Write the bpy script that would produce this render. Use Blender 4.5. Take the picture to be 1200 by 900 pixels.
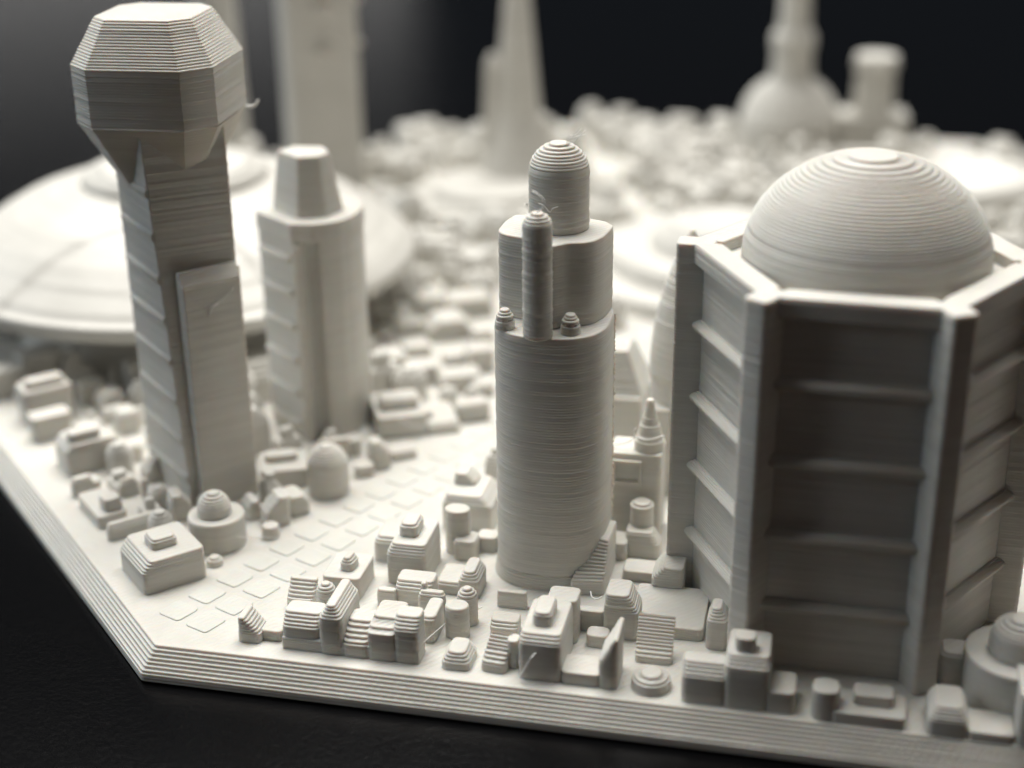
import bpy, math, random
from mathutils import Vector, Matrix
from math import sin, cos, pi, radians, sqrt, hypot

# Units: 1 Blender unit = 1 cm (a palm-sized 3D-printed city model photographed close up).
for o in list(bpy.data.objects):
    bpy.data.objects.remove(o, do_unlink=True)
scene = bpy.context.scene
scene.unit_settings.system = 'METRIC'
scene.unit_settings.scale_length = 0.01
COL = scene.collection
random.seed(7)

# ------------------------------------------------------------------ camera
cam_d = bpy.data.cameras.new('camera')
cam = bpy.data.objects.new('camera', cam_d)
COL.objects.link(cam)
CAM = Vector((4.3173, -8.0855, 5.7))
Fv = Vector((-0.20273, 0.89537, -0.39651))
Rv = Vector((0.97631, 0.21609, -0.01122))
Uv = Vector((-0.07564, 0.38939, 0.91796))
m3 = Matrix((Rv, Uv, -Fv)).transposed()
cam.matrix_world = Matrix.Translation(CAM) @ m3.to_4x4()
cam_d.sensor_width = 36.0
cam_d.lens = 54.0
cam_d.clip_start = 0.1
cam_d.clip_end = 2000.0
cam_d.dof.use_dof = True
cam_d.dof.focus_distance = 10.55
cam_d.dof.aperture_fstop = 0.185
scene.camera = cam

# ------------------------------------------------------------------ world and lamps
world = bpy.data.worlds.new('World')
scene.world = world
world.use_nodes = True
bg = world.node_tree.nodes['Background']
bg.inputs['Color'].default_value = (0.55, 0.75, 1.0, 1)
bg.inputs['Strength'].default_value = 0.02

def area(name, loc, target, sx, sy, radiance, col):
    d = bpy.data.lights.new(name, 'AREA')
    d.shape = 'RECTANGLE'
    d.size = sx
    d.size_y = sy
    d.energy = radiance * sx * sy * pi
    d.color = col
    o = bpy.data.objects.new(name, d)
    COL.objects.link(o)
    o.location = loc
    o.rotation_euler = (Vector(target) - Vector(loc)).to_track_quat('-Z', 'Y').to_euler()
    return o
area('ceiling_lamp', (-6, 26, 62), (0, 14, 0), 60, 50, 11.2, (1.0, 0.975, 0.925))
area('window_lamp', (-75, 0, 30), (0, 4, 0), 60, 50, 2.5, (0.86, 0.94, 1.0))
area('side_lamp', (80, 45, 35), (3, 5, 0), 60, 45, 0.3, (1.0, 0.86, 0.70))
area('back_sheen_lamp', (-84, 150, 13), (0, 10, 0), 84, 14, 1.05, (1.0, 0.98, 0.95))  # added low strip light; its reflection puts the grey sheen on the far table
area('warm_fill_lamp', (55, -62, 30), (2, 3, 0), 50, 40, 0.30, (1.0, 0.64, 0.38))  # added warm fill, lifts the shaded fronts towards brown

vs = scene.view_settings
scene.display_settings.display_device = 'sRGB'
vs.view_transform = 'Standard'
vs.look = 'None'
vs.exposure = 0.0
vs.gamma = 1.0
vs.use_curve_mapping = False
scene.render.engine = 'CYCLES'
scene.cycles.max_bounces = 6
scene.cycles.diffuse_bounces = 4
scene.render.resolution_x = 1024
scene.render.resolution_y = 768

# ------------------------------------------------------------------ materials
def nn(nt, typ, **kw):
    n = nt.nodes.new(typ)
    for k, v in kw.items():
        setattr(n, k, v)
    return n

def math_node(nt, op, a, b=None, c=None, clamp=False):
    n = nt.nodes.new('ShaderNodeMath')
    n.operation = op
    n.use_clamp = clamp
    for i, v in enumerate((a, b, c)):
        if v is None:
            continue
        if isinstance(v, (int, float)):
            n.inputs[i].default_value = v
        else:
            nt.links.new(v, n.inputs[i])
    return n.outputs[0]

def plastic(name, col, infill=0.04, infill_dir=(0.72, -0.69), top_strength=0.5, sss=True):
    """pale matt printing filament: translucent, faint layer streaks, infill lines on flat tops"""
    m = bpy.data.materials.new(name)
    m.use_nodes = True
    nt = m.node_tree
    L = nt.links
    p = nt.nodes['Principled BSDF']
    geo = nn(nt, 'ShaderNodeNewGeometry')
    sep = nn(nt, 'ShaderNodeSeparateXYZ')
    L.new(geo.outputs['Position'], sep.inputs[0])
    # streaks: noise squeezed along Z so that it runs in layers
    mp = nn(nt, 'ShaderNodeMapping')
    mp.inputs['Scale'].default_value = (1.2, 1.2, 40.0)
    L.new(geo.outputs['Position'], mp.inputs['Vector'])
    n1 = nn(nt, 'ShaderNodeTexNoise')
    n1.inputs['Scale'].default_value = 1.0
    n1.inputs['Detail'].default_value = 4.0
    L.new(mp.outputs[0], n1.inputs['Vector'])
    n2 = nn(nt, 'ShaderNodeTexNoise')
    n2.inputs['Scale'].default_value = 2.5
    n2.inputs['Detail'].default_value = 3.0
    L.new(geo.outputs['Position'], n2.inputs['Vector'])
    mix = math_node(nt, 'ADD', math_node(nt, 'MULTIPLY', n1.outputs['Fac'], 0.6), math_node(nt, 'MULTIPLY', n2.outputs['Fac'], 0.4))
    ramp = nn(nt, 'ShaderNodeValToRGB')
    ramp.color_ramp.elements[0].position = 0.3
    ramp.color_ramp.elements[1].position = 0.7
    ramp.color_ramp.elements[0].color = (col[0]*0.86, col[1]*0.86, col[2]*0.85, 1)
    ramp.color_ramp.elements[1].color = (min(1, col[0]*1.06), min(1, col[1]*1.06), min(1, col[2]*1.06), 1)
    L.new(mix, ramp.inputs[0])
    L.new(ramp.outputs[0], p.inputs['Base Color'])
    p.inputs['Roughness'].default_value = 0.42
    p.inputs['Specular IOR Level'].default_value = 0.45
    p.inputs['Subsurface Weight'].default_value = 0.5 if sss else 0.0
    p.inputs['Subsurface Radius'].default_value = (1.0, 0.52, 0.26)
    p.inputs['Subsurface Scale'].default_value = 0.046
    # relief
    ns = nn(nt, 'ShaderNodeSeparateXYZ')
    L.new(geo.outputs['True Normal'], ns.inputs[0])
    up = math_node(nt, 'GREATER_THAN', ns.outputs['Z'], 0.93)
    n3 = nn(nt, 'ShaderNodeTexNoise')
    n3.inputs['Scale'].default_value = 6.0
    n3.inputs['Detail'].default_value = 3.0
    L.new(geo.outputs['Position'], n3.inputs['Vector'])
    dx = math_node(nt, 'MULTIPLY', sep.outputs['X'], infill_dir[0])
    dy = math_node(nt, 'MULTIPLY', sep.outputs['Y'], infill_dir[1])
    s = math_node(nt, 'ADD', dx, dy)
    s = math_node(nt, 'ADD', s, math_node(nt, 'MULTIPLY', n3.outputs['Fac'], 0.05))
    wv = math_node(nt, 'SINE', math_node(nt, 'MULTIPLY', s, 2*pi/infill))
    blot = math_node(nt, 'MULTIPLY', n3.outputs['Fac'], 2.0)
    top = math_node(nt, 'MULTIPLY', math_node(nt, 'ADD', math_node(nt, 'MULTIPLY', wv, 0.8), blot), up)
    n4 = nn(nt, 'ShaderNodeTexNoise')
    mp2 = nn(nt, 'ShaderNodeMapping')
    mp2.inputs['Scale'].default_value = (14.0, 14.0, 60.0)
    L.new(geo.outputs['Position'], mp2.inputs['Vector'])
    L.new(mp2.outputs[0], n4.inputs['Vector'])
    n4.inputs['Scale'].default_value = 1.0
    n4.inputs['Detail'].default_value = 3.0
    side = math_node(nt, 'MULTIPLY', n4.outputs['Fac'], 1.2)
    h = math_node(nt, 'ADD', math_node(nt, 'MULTIPLY', top, top_strength), side)
    bump = nn(nt, 'ShaderNodeBump')
    bump.inputs['Strength'].default_value = 0.5
    bump.inputs['Distance'].default_value = 0.004
    L.new(h, bump.inputs['Height'])
    L.new(bump.outputs[0], p.inputs['Normal'])
    return m

PLA = plastic('pale_printed_plastic', (0.615, 0.60, 0.56))
FAR = plastic('pale_printed_plastic_soft', (0.63, 0.615, 0.575), sss=False)
BASE = plastic('pale_base_plastic', (0.61, 0.595, 0.555), infill=0.042, infill_dir=(0.80, -0.60), top_strength=0.45)

def strand_mat():
    m = bpy.data.materials.new('stray_filament')
    m.use_nodes = True
    p = m.node_tree.nodes['Principled BSDF']
    nt = m.node_tree
    n = nn(nt, 'ShaderNodeTexNoise')
    n.inputs['Scale'].default_value = 9.0
    r = nn(nt, 'ShaderNodeValToRGB')
    r.color_ramp.elements[0].color = (0.78, 0.77, 0.74, 1)
    r.color_ramp.elements[1].color = (0.86, 0.85, 0.82, 1)
    nt.links.new(n.outputs['Fac'], r.inputs[0])
    nt.links.new(r.outputs[0], p.inputs['Base Color'])
    p.inputs['Roughness'].default_value = 0.3
    return m
STR = strand_mat()

def table_mat():
    m = bpy.data.materials.new('black_table')
    m.use_nodes = True
    nt = m.node_tree
    p = nt.nodes['Principled BSDF']
    geo = nn(nt, 'ShaderNodeNewGeometry')
    n = nn(nt, 'ShaderNodeTexNoise')
    n.inputs['Scale'].default_value = 14.0
    n.inputs['Detail'].default_value = 6.0
    nt.links.new(geo.outputs['Position'], n.inputs['Vector'])
    v = nn(nt, 'ShaderNodeTexVoronoi')
    v.inputs['Scale'].default_value = 6.0
    nt.links.new(geo.outputs['Position'], v.inputs['Vector'])
    dust = math_node(nt, 'LESS_THAN', v.outputs['Distance'], 0.045)
    keep = math_node(nt, 'GREATER_THAN', v.outputs['Color'], 0.72)
    dust = math_node(nt, 'MULTIPLY', dust, keep)
    r = nn(nt, 'ShaderNodeValToRGB')
    r.color_ramp.elements[0].color = (0.0010, 0.0011, 0.0014, 1)
    r.color_ramp.elements[1].color = (0.0028, 0.0028, 0.0032, 1)
    nt.links.new(n.outputs['Fac'], r.inputs[0])
    mx = nn(nt, 'ShaderNodeMix', data_type='RGBA')
    nt.links.new(math_node(nt, 'MULTIPLY', dust, 0.5), mx.inputs[0])
    nt.links.new(r.outputs[0], mx.inputs[6])
    mx.inputs[7].default_value = (0.02, 0.02, 0.022, 1)
    nt.links.new(mx.outputs[2], p.inputs['Base Color'])
    p.inputs['Roughness'].default_value = 0.22
    p.inputs['Specular IOR Level'].default_value = 0.10
    b = nn(nt, 'ShaderNodeBump')
    b.inputs['Strength'].default_value = 0.15
    b.inputs['Distance'].default_value = 0.02
    n5 = nn(nt, 'ShaderNodeTexNoise')
    n5.inputs['Scale'].default_value = 30.0
    n5.inputs['Detail'].default_value = 4.0
    nt.links.new(geo.outputs['Position'], n5.inputs['Vector'])
    nt.links.new(n5.outputs['Fac'], b.inputs['Height'])
    nt.links.new(b.outputs[0], p.inputs['Normal'])
    return m
TAB = table_mat()

# ------------------------------------------------------------------ helpers
LH = 0.02     # printed layer height, 0.2 mm

def tag(o, label, cat, group=None):
    o['label'] = label
    o['category'] = cat
    if group:
        o['group'] = group
    return o

def empty(name, loc):
    o = bpy.data.objects.new(name, None)
    o.empty_display_size = 0.1
    COL.objects.link(o)
    o.location = loc
    return o

def link_mesh(name, verts, faces, smooth, mat, parent=None, org=None):
    """one mesh object; verts are in model space, org its origin"""
    if org is None:
        org = Vector((0, 0, 0))
    me = bpy.data.meshes.new(name)
    me.from_pydata([(v[0]-org[0], v[1]-org[1], v[2]-org[2]) for v in verts], [], faces)
    me.polygons.foreach_set('use_smooth', smooth if isinstance(smooth, list) else [smooth]*len(faces))
    me.materials.append(mat)
    me.update()
    o = bpy.data.objects.new(name, me)
    COL.objects.link(o)
    if parent is not None:
        o.parent = parent
        o.location = Vector(org) - world_loc(parent)
    else:
        o.location = org
    return o

def world_loc(o):
    v = Vector(o.location)
    while o.parent is not None:
        o = o.parent
        v = v + Vector(o.location)
    return v

def round_poly(pts, r, seg=4):
    """fillet every corner of a closed polygon; vertex count depends only on len(pts) and seg"""
    out = []
    n = len(pts)
    for i in range(n):
        p0, p1, p2 = pts[i-1], pts[i], pts[(i+1) % n]
        a = (p0[0]-p1[0], p0[1]-p1[1])
        b = (p2[0]-p1[0], p2[1]-p1[1])
        la = hypot(*a) or 1e-6
        lb = hypot(*b) or 1e-6
        t = min(r, 0.46*la, 0.46*lb)
        s = (p1[0]+a[0]/la*t, p1[1]+a[1]/la*t)
        e = (p1[0]+b[0]/lb*t, p1[1]+b[1]/lb*t)
        for k in range(seg+1):
            u = k/seg
            out.append(((1-u)**2*s[0]+2*u*(1-u)*p1[0]+u*u*e[0], (1-u)**2*s[1]+2*u*(1-u)*p1[1]+u*u*e[1]))
    return out

def offset(poly, d):
    n = len(poly)
    res = []
    for i in range(n):
        a, b = poly[i-1], poly[(i+1) % n]
        tx, ty = b[0]-a[0], b[1]-a[1]
        l = hypot(tx, ty) or 1e-6
        res.append((poly[i][0]+ty/l*d, poly[i][1]-tx/l*d))      # outward for counter-clockwise
    return res

def sliced(fn, z0, z1, lh=LH, bead=0.0026, jit=0.0009, edge=0.0045, rng=random, bottom=True):
    """stack of printed layers: fn(z) gives the counter-clockwise outline; every layer is a rounded bead"""
    n = max(1, int(round((z1-z0)/lh)))
    h = (z1-z0)/n
    rings = []
    prev = None
    for k in range(n):
        zb = z0+k*h
        poly = fn(zb+h*0.5)
        j = rng.gauss(0, jit)
        same = prev is not None and max(abs(p[0]-q[0])+abs(p[1]-q[1]) for p, q in zip(poly, prev)) < 0.0045
        last = k == n-1
        nxt = None if last else fn(zb+h*1.5)
        step = nxt is not None and max(abs(p[0]-q[0])+abs(p[1]-q[1]) for p, q in zip(poly, nxt)) >= 0.0045
        if prev is None:
            rings.append((zb, offset(poly, -bead+j)))
        elif not same:
            rings.append((zb, offset(poly, -bead*0.35+j)))
            rings.append((zb+h*0.28, offset(poly, j)))
        if last:
            rings.append((zb+h*0.4, offset(poly, j)))
            rings.append((zb+h*0.75, offset(poly, -edge*0.7+j)))
            rings.append((zb+h, offset(poly, -edge*2.4+j)))
        elif step:
            rings.append((zb+h*0.5, offset(poly, j)))
            rings.append((zb+h*0.82, offset(poly, -edge*0.45+j)))
            rings.append((zb+h, offset(poly, -edge*1.5+j)))
        else:
            rings.append((zb+h*0.26, offset(poly, j)))
            rings.append((zb+h*0.76, offset(poly, j)))
            rings.append((zb+h, offset(poly, -bead+j)))
        prev = poly
    N = len(rings[0][1])
    verts = []
    for z, p in rings:
        verts += [(x, y, z) for x, y in p]
    faces = []
    for i in range(len(rings)-1):
        a, b = i*N, (i+1)*N
        for k in range(N):
            k2 = (k+1) % N
            faces.append((a+k, a+k2, b+k2, b+k))
    smooth = [True]*len(faces)
    faces.append(tuple((len(rings)-1)*N+k for k in range(N)))
    smooth.append(False)
    if bottom:
        faces.append(tuple(N-1-k for k in range(N)))
        smooth.append(False)
    return verts, faces, smooth

def slab(name, fn, z0, z1, parent, org=None, mat=None, **kw):
    v, f, s = sliced(fn, z0, z1, **kw)
    if org is None:
        c = fn(z0)
        org = Vector((sum(p[0] for p in c)/len(c), sum(p[1] for p in c)/len(c), z0))
    return link_mesh(name, v, f, s, mat or PLA, parent, org)

def circle(cx, cy, r, n=40, sx=1.0):
    return [(cx+r*sx*cos(2*pi*k/n), cy+r*sin(2*pi*k/n)) for k in range(n)]

def lathe(name, cx, cy, keys, parent, n=48, sx=1.0, mat=None, wob=0.0, **kw):
    """round sliced body from (z, radius) keys"""
    def rad(z):
        if z <= keys[0][0]:
            return keys[0][1]
        for (za, ra), (zb, rb) in zip(keys, keys[1:]):
            if z <= zb:
                return ra+(rb-ra)*(z-za)/max(1e-6, zb-za)
        return keys[-1][1]
    return slab(name, lambda z: circle(cx, cy, max(0.006, rad(z)), n, sx), keys[0][0], keys[-1][0], parent, Vector((cx, cy, keys[0][0])), mat, **kw)

def dome_keys(z0, zc, h, r, top=0.12):
    """cylinder from z0 to zc, then a dome of height h with radius r"""
    ks = [(z0, r), (zc, r)]
    for i in range(1, 15):
        t = i/14
        ks.append((zc+h*t, r*sqrt(max(top*top, 1-t*t))))
    return ks

def rect(cx, cy, w, d, ang, l=0, r=0, f=0, b=0, rad=0.03, seg=3):
    x0, x1, y0, y1 = -w/2+l, w/2-r, -d/2+f, d/2-b
    if x1-x0 < 0.02:
        m = (x0+x1)/2
        x0, x1 = m-0.01, m+0.01
    if y1-y0 < 0.02:
        m = (y0+y1)/2
        y0, y1 = m-0.01, m+0.01
    a = radians(ang)
    c, s = cos(a), sin(a)
    return round_poly([(cx+x*c-y*s, cy+x*s+y*c) for x, y in ((x0, y0), (x1, y0), (x1, y1), (x0, y1))], rad, seg)

def block(name, p, parent):
    kind, part, cx, cy, w, d, ang, z0, h, rise, ins, rad = p
    za = z0 if z0 > 0 else -0.006
    def fn(z):
        t = 0 if rise <= 0 else max(0, min(1, (z-(h-rise))/rise))
        return rect(cx, cy, w, d, ang, ins[0]*t, ins[1]*t, ins[2]*t, ins[3]*t, rad)
    return slab(name, fn, za, h, parent, Vector((cx, cy, z0)))

# houses: (name, label, category, parts)
# block: kind, part, cx, cy, width, depth, angle, z0, top, roof rise, roof insets (l, r, f, b), corner radius
# round: kind, part, cx, cy, radius, z0, top, dome height, stretch
HOUSES = [
 ('terrace_house', 'long low terrace with stepped roofs and a ridged crossing roof nearest the paved avenue', 'house', [
   ('blk', 'body', 0.984, 0.242, 0.259, 0.223, 0, 0, 0.25, 0.08, (0, 0, 0.08, 0), 0.044),
   ('blk', 'front_wall', 1.332, 0.181, 0.955, 0.12, 0, 0, 0.09, 0, (0, 0, 0, 0), 0.015),
   ('blk', 'crossing_roof', 1.203, 0.324, 0.166, 0.423, 0, 0, 0.36, 0.1, (0.055, 0.055, 0.04, 0.03), 0.044),
   ('blk', 'low_roof', 1.37, 0.26, 0.179, 0.3, 0, 0, 0.2, 0.1, (0, 0, 0.17, 0), 0.044),
   ('blk', 'east_body', 1.553, 0.298, 0.197, 0.374, 0, 0, 0.245, 0.04, (0, 0, 0.2, 0), 0.044),
   ('blk', 'gabled_bay', 1.723, 0.213, 0.173, 0.2, 0, 0, 0.325, 0.08, (0, 0, 0.075, 0), 0.044),
 ]),
 ('stepped_house', 'small house whose stepped roof falls to the right at the rim corner', 'house', [
   ('blk', 'body', 0.61, 0.233, 0.165, 0.188, 0, 0, 0.19, 0.12, (0.01, 0.11, 0, 0), 0.044),
   ('blk', 'low_link', 0.745, 0.253, 0.167, 0.12, 0, 0, 0.08, 0, (0, 0, 0, 0), 0.044),
 ]),
 ('shed_house', 'small shed with forward-stepped roof behind the terrace beside the domed turret', 'house', [
   ('blk', 'body', 0.811, 0.666, 0.199, 0.17, 0, 0, 0.2, 0.12, (0, 0, 0.13, 0), 0.044),
 ]),
 ('domed_turret', 'short round turret with ringed dome between terrace and flat-roofed house', 'turret', [
   ('rnd', 'drum', 1.026, 0.566, 0.07, 0, 0.19, 0.085, 1),
 ]),
 ('flat_house', 'flat-roofed house carrying one slanted chamfered roof block beside the avenue tiles', 'house', [
   ('blk', 'body', 1.044, 0.995, 0.281, 0.369, 0, 0, 0.17, 0, (0, 0, 0, 0), 0.044),
   ('blk', 'roof_box', 1.062, 0.974, 0.102, 0.144, -8, 0.17, 0.27, 0.05, (0.03, 0.03, 0.02, 0.02), 0.044),
 ]),
 ('tall_block_house', 'tall block house with long chamfered roof block between avenue and round tower', 'house', [
   ('blk', 'body', 1.448, 1.299, 0.296, 0.447, 0, 0, 0.32, 0.08, (0.035, 0.01, 0.035, 0.0), 0.044),
   ('blk', 'roof_box', 1.431, 1.316, 0.14, 0.216, 0, 0.32, 0.42, 0.03, (0.02, 0.02, 0.02, 0.02), 0.044),
   ('blk', 'west_wing', 1.203, 1.537, 0.184, 0.336, 0, 0, 0.2, 0.04, (0.03, 0, 0.04, 0), 0.044),
 ]),
 ('courtyard_house', 'low flat house with stepped eaves and a tapering wing in the front courtyard', 'house', [
   ('blk', 'body', 1.579, 0.897, 0.273, 0.2, 0, 0, 0.19, 0.06, (0, 0, 0.05, 0), 0.044),
   ('blk', 'east_wing', 1.8, 0.514, 0.101, 0.274, 0, 0, 0.2, 0.02, (0.0, 0.0, 0.03, 0), 0.044),
   ('blk', 'cross_step', 1.754, 0.672, 0.195, 0.065, 0, 0, 0.23, 0.04, (0.02, 0.02, 0.02, 0), 0.044),
   ('blk', 'chimney_block', 1.688, 0.714, 0.049, 0.06, 0, 0, 0.27, 0.02, (0.01, 0.01, 0.01, 0.01), 0.044),
 ]),
 ('small_shed', 'small low box at the left end of the courtyard house', 'shed', [
   ('blk', 'body', 1.388, 0.801, 0.142, 0.06, 0, 0, 0.13, 0.02, (0.01, 0.01, 0.01, 0), 0.044),
 ]),
 ('stadium_pillar', 'upright oval pillar rising in front of the large hipped block', 'pillar', [
   ('rnd', 'shaft', 1.689, 1.643, 0.077, 0, 0.36, 0, 1.25),
 ]),
 ('small_block_house', 'squat square block left of the round tower foot', 'house', [
   ('blk', 'body', 1.769, 1.587, 0.17, 0.184, 0, 0, 0.16, 0.02, (0.01, 0.01, 0.01, 0.01), 0.044),
 ]),
 ('lean_to_house', 'low flat box touching the left side of the round tower', 'house', [
   ('blk', 'body', 1.899, 1.729, 0.156, 0.143, 0, 0, 0.12, 0, (0, 0, 0, 0), 0.044),
 ]),
 ('ridge_house', 'low house with a ridged gable wing beside the round tower foot', 'house', [
   ('blk', 'body', 1.779, 1.149, 0.181, 0.271, 0, 0, 0.1, 0.02, (0, 0, 0.02, 0), 0.044),
   ('blk', 'gabled_wing', 1.925, 1.127, 0.156, 0.273, 0, 0, 0.2, 0.07, (0.04, 0.04, 0.03, 0.03), 0.044),
 ]),
 ('domed_turret', 'round turret with ringed dome just behind the oval stump', 'turret', [
   ('rnd', 'drum', 1.997, 0.695, 0.072, 0, 0.19, 0.085, 1),
 ]),
 ('oval_stump', 'short oval stump with a collar, in front of the domed turret near the rim', 'pillar', [
   ('rnd', 'shaft', 1.97, 0.521, 0.072, 0, 0.24, 0, 1.15),
 ]),
 ('chamfered_block', 'low oblong block with a worn chamfered top near the rim, left of the stepped ramp', 'block', [
   ('blk', 'body', 2.057, 0.223, 0.196, 0.251, 0, 0, 0.12, 0.07, (0.04, 0.04, 0.04, 0.03), 0.05),
 ]),
 ('stepped_ramp_house', 'little ramp-like house of forward steps left of the large front house', 'house', [
   ('blk', 'body', 2.31, 0.179, 0.175, 0.113, -6, 0, 0.22, 0.16, (0.03, 0, 0.22, 0), 0.044),
   ('blk', 'rear_block', 2.422, 0.246, 0.075, 0.1, 0, 0, 0.21, 0, (0, 0, 0, 0), 0.044),
 ]),
 ('large_front_house', 'large front house with wide back, long roof block and thin stray filament on its wall', 'house', [
   ('blk', 'body', 2.622, 0.333, 0.282, 0.478, 0, 0, 0.33, 0.06, (0.01, 0.01, 0.05, 0), 0.044),
   ('blk', 'rear_body', 2.678, 0.657, 0.207, 0.192, 0, 0, 0.33, 0.0, (0, 0, 0, 0), 0.044),
   ('blk', 'roof_box', 2.612, 0.343, 0.13, 0.247, 0, 0.33, 0.43, 0.02, (0.015, 0.015, 0.015, 0.015), 0.044),
   ('blk', 'rear_annex', 2.255, 0.947, 0.215, 0.052, 0, 0, 0.13, 0, (0, 0, 0, 0), 0.044),
   ('blk', 'side_shed', 2.279, 0.628, 0.196, 0.161, 0, 0, 0.11, 0.05, (0, 0, 0.04, 0), 0.044),
   ('blk', 'low_court', 2.89, 0.207, 0.266, 0.225, 0, 0, 0.09, 0, (0, 0, 0, 0), 0.044),
   ('blk', 'slab_roof_bay', 3.066, 0.237, 0.128, 0.291, 0, 0, 0.37, 0.18, (0.1, 0, 0, 0.0), 0.044),
 ]),
 ('small_court_block', 'small low box standing in the court of the large front house', 'block', [
   ('blk', 'body', 2.919, 0.615, 0.152, 0.13, 0, 0, 0.09, 0, (0, 0, 0, 0), 0.044),
 ]),
 ('corner_block_house', 'block house with stepped right eaves and linking wall right of the large front house', 'house', [
   ('blk', 'body', 3.057, 0.802, 0.24, 0.245, 0, 0, 0.33, 0.13, (0.01, 0.07, 0.02, 0), 0.044),
   ('blk', 'link_wall', 2.849, 0.777, 0.184, 0.075, 0, 0, 0.16, 0, (0, 0, 0, 0), 0.044),
 ]),
 ('ribbed_ramp_house', 'house with a full-width ramp roof of eight heavy ribs behind the layered disc', 'house', [
   ('blk', 'body', 3.314, 0.475, 0.248, 0.091, 0, 0, 0.27, 0.23, (0.0, 0.0, 0.28, 0), 0.044),
 ]),
 ('layered_disc', 'small round disc of stacked rings near the front rim', 'disc', [
   ('rnd', 'disc', 3.335, 0.19, 0.128, 0, 0.05, 0.055, 1),
 ]),
 ('low_platform', 'low flat platform between the round tower and the hexagonal building', 'platform', [
   ('blk', 'body', 3.349, 1.032, 0.514, 0.544, 0, 0, 0.09, 0, (0, 0, 0, 0), 0.044),
 ]),
 ('stepped_block', 'block with left-stepped roof leaning against the rear post of the hexagonal building', 'block', [
   ('blk', 'body', 3.299, 1.409, 0.23, 0.3, 0, 0, 0.25, 0.1, (0.09, 0, 0.0, 0), 0.044),
 ]),
 ('tall_wedge_house', 'narrow tall wedge against the left wall of the hexagonal building', 'house', [
   ('blk', 'body', 3.701, 0.788, 0.143, 0.22, 0, 0, 0.3, 0.1, (0.03, 0.05, 0.04, 0.05), 0.044),
 ]),
 ('stepped_tower_house', 'front house with stepped tower, square cap and low right wing before the hexagonal building', 'house', [
   ('blk', 'body', 3.681, 0.141, 0.286, 0.179, 0, 0, 0.27, 0.08, (0, 0, 0.07, 0), 0.044),
   ('blk', 'mid_tower', 3.946, 0.228, 0.285, 0.364, 0, 0, 0.36, 0.08, (0.01, 0.01, 0.06, 0.0), 0.044),
   ('blk', 'cap_block', 3.921, 0.192, 0.128, 0.121, 0, 0.36, 0.46, 0.01, (0.01, 0.01, 0.01, 0.01), 0.044),
   ('blk', 'low_wing', 4.151, 0.177, 0.2, 0.255, 0, 0, 0.15, 0, (0, 0, 0, 0), 0.044),
 ]),
 ('pillar_house', 'low flat house with round-nosed pillar and flat box under the dark hexagon wall', 'house', [
   ('blk', 'body', 4.694, 0.148, 0.456, 0.269, 0, 0, 0.085, 0, (0, 0, 0, 0), 0.044),
   ('blk', 'pillar', 4.432, 0.105, 0.171, 0.174, 0, 0, 0.21, 0.01, (0.01, 0.01, 0.01, 0.0), 0.07),
   ('blk', 'roof_box', 4.721, 0.184, 0.247, 0.149, 0, 0.085, 0.16, 0.01, (0.01, 0.01, 0.01, 0.01), 0.04),
 ]),
 ('tiered_block_house', 'tiered square house under the front right post of the hexagonal building', 'house', [
   ('blk', 'body', 5.164, 0.162, 0.241, 0.32, 0, 0, 0.19, 0.08, (0.04, 0.035, 0.045, 0.03), 0.044),
   ('blk', 'low_wing', 5.42, 0.128, 0.282, 0.255, 0, 0, 0.065, 0, (0, 0, 0, 0), 0.044),
   ('blk', 'east_block', 5.65, 0.307, 0.176, 0.62, 0, 0, 0.36, 0, (0, 0, 0, 0), 0.044),
 ]),
 ('rounded_block', 'rounded block half hidden behind the front right post of the hexagonal building', 'block', [
   ('blk', 'body', 5.22, 0.632, 0.189, 0.2, 0, 0, 0.26, 0.02, (0.02, 0.02, 0.02, 0.02), 0.05),
 ]),
 ('domed_drum_building', 'drum building with inset ringed dome at the right edge of the picture', 'building', [
   ('rnd', 'drum', 5.584, 0.536, 0.32, 0, 0.33, 0, 1),
   ('rnd', 'dome', 5.584, 0.536, 0.18, 0.33, 0.43, 0.14, 1),
 ]),
 ('big_corner_house', 'large square house with chamfered left side and tilted roof block at the rim corner', 'house', [
   ('blk', 'body', -0.349, 0.906, 0.478, 0.499, 46, 0, 0.25, 0.08, (0.07, 0, 0.01, 0), 0.044),
   ('blk', 'roof_box', -0.346, 0.903, 0.195, 0.194, 46, 0.25, 0.33, 0.03, (0.015, 0.015, 0.015, 0.015), 0.044),
 ]),
 ('domed_drum_house', 'round drum house with a ringed pointed dome and wide ledge by the avenue', 'building', [
   ('rnd', 'drum', -0.13, 1.408, 0.213, 0, 0.25, 0, 1),
   ('rnd', 'dome', -0.139, 1.406, 0.128, 0.25, 0.29, 0.14, 1),
 ]),
 ('low_mound', 'tiny low mound beside the large corner house', 'block', [
   ('rnd', 'body', -0.028, 1.089, 0.06, 0, 0.03, 0.04, 1),
 ]),
 ('plate_house', 'low flat plate with one square box, near the left rim', 'house', [
   ('blk', 'body', -1.207, 1.665, 0.234, 0.499, 46, 0, 0.1, 0, (0, 0, 0, 0), 0.044),
   ('blk', 'roof_box', -1.098, 1.604, 0.15, 0.162, 46, 0.1, 0.2, 0.02, (0.015, 0.015, 0.015, 0.015), 0.044),
 ]),
 ('long_slab_house', 'long low slab with rounded eaves between plate house and large corner house', 'house', [
   ('blk', 'body', -0.839, 1.418, 0.401, 0.097, 46, 0, 0.13, 0.05, (0.02, 0.02, 0.03, 0.02), 0.044),
 ]),
 ('rounded_hut', 'rounded hut with a little post beside it, left of the octagon-headed tower', 'hut', [
   ('blk', 'body', -1.163, 2.019, 0.191, 0.108, 46, 0, 0.14, 0.06, (0.06, 0.04, 0.03, 0.04), 0.044),
   ('rnd', 'post', -0.991, 1.98, 0.03, 0, 0.17, 0, 1),
 ]),
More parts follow.
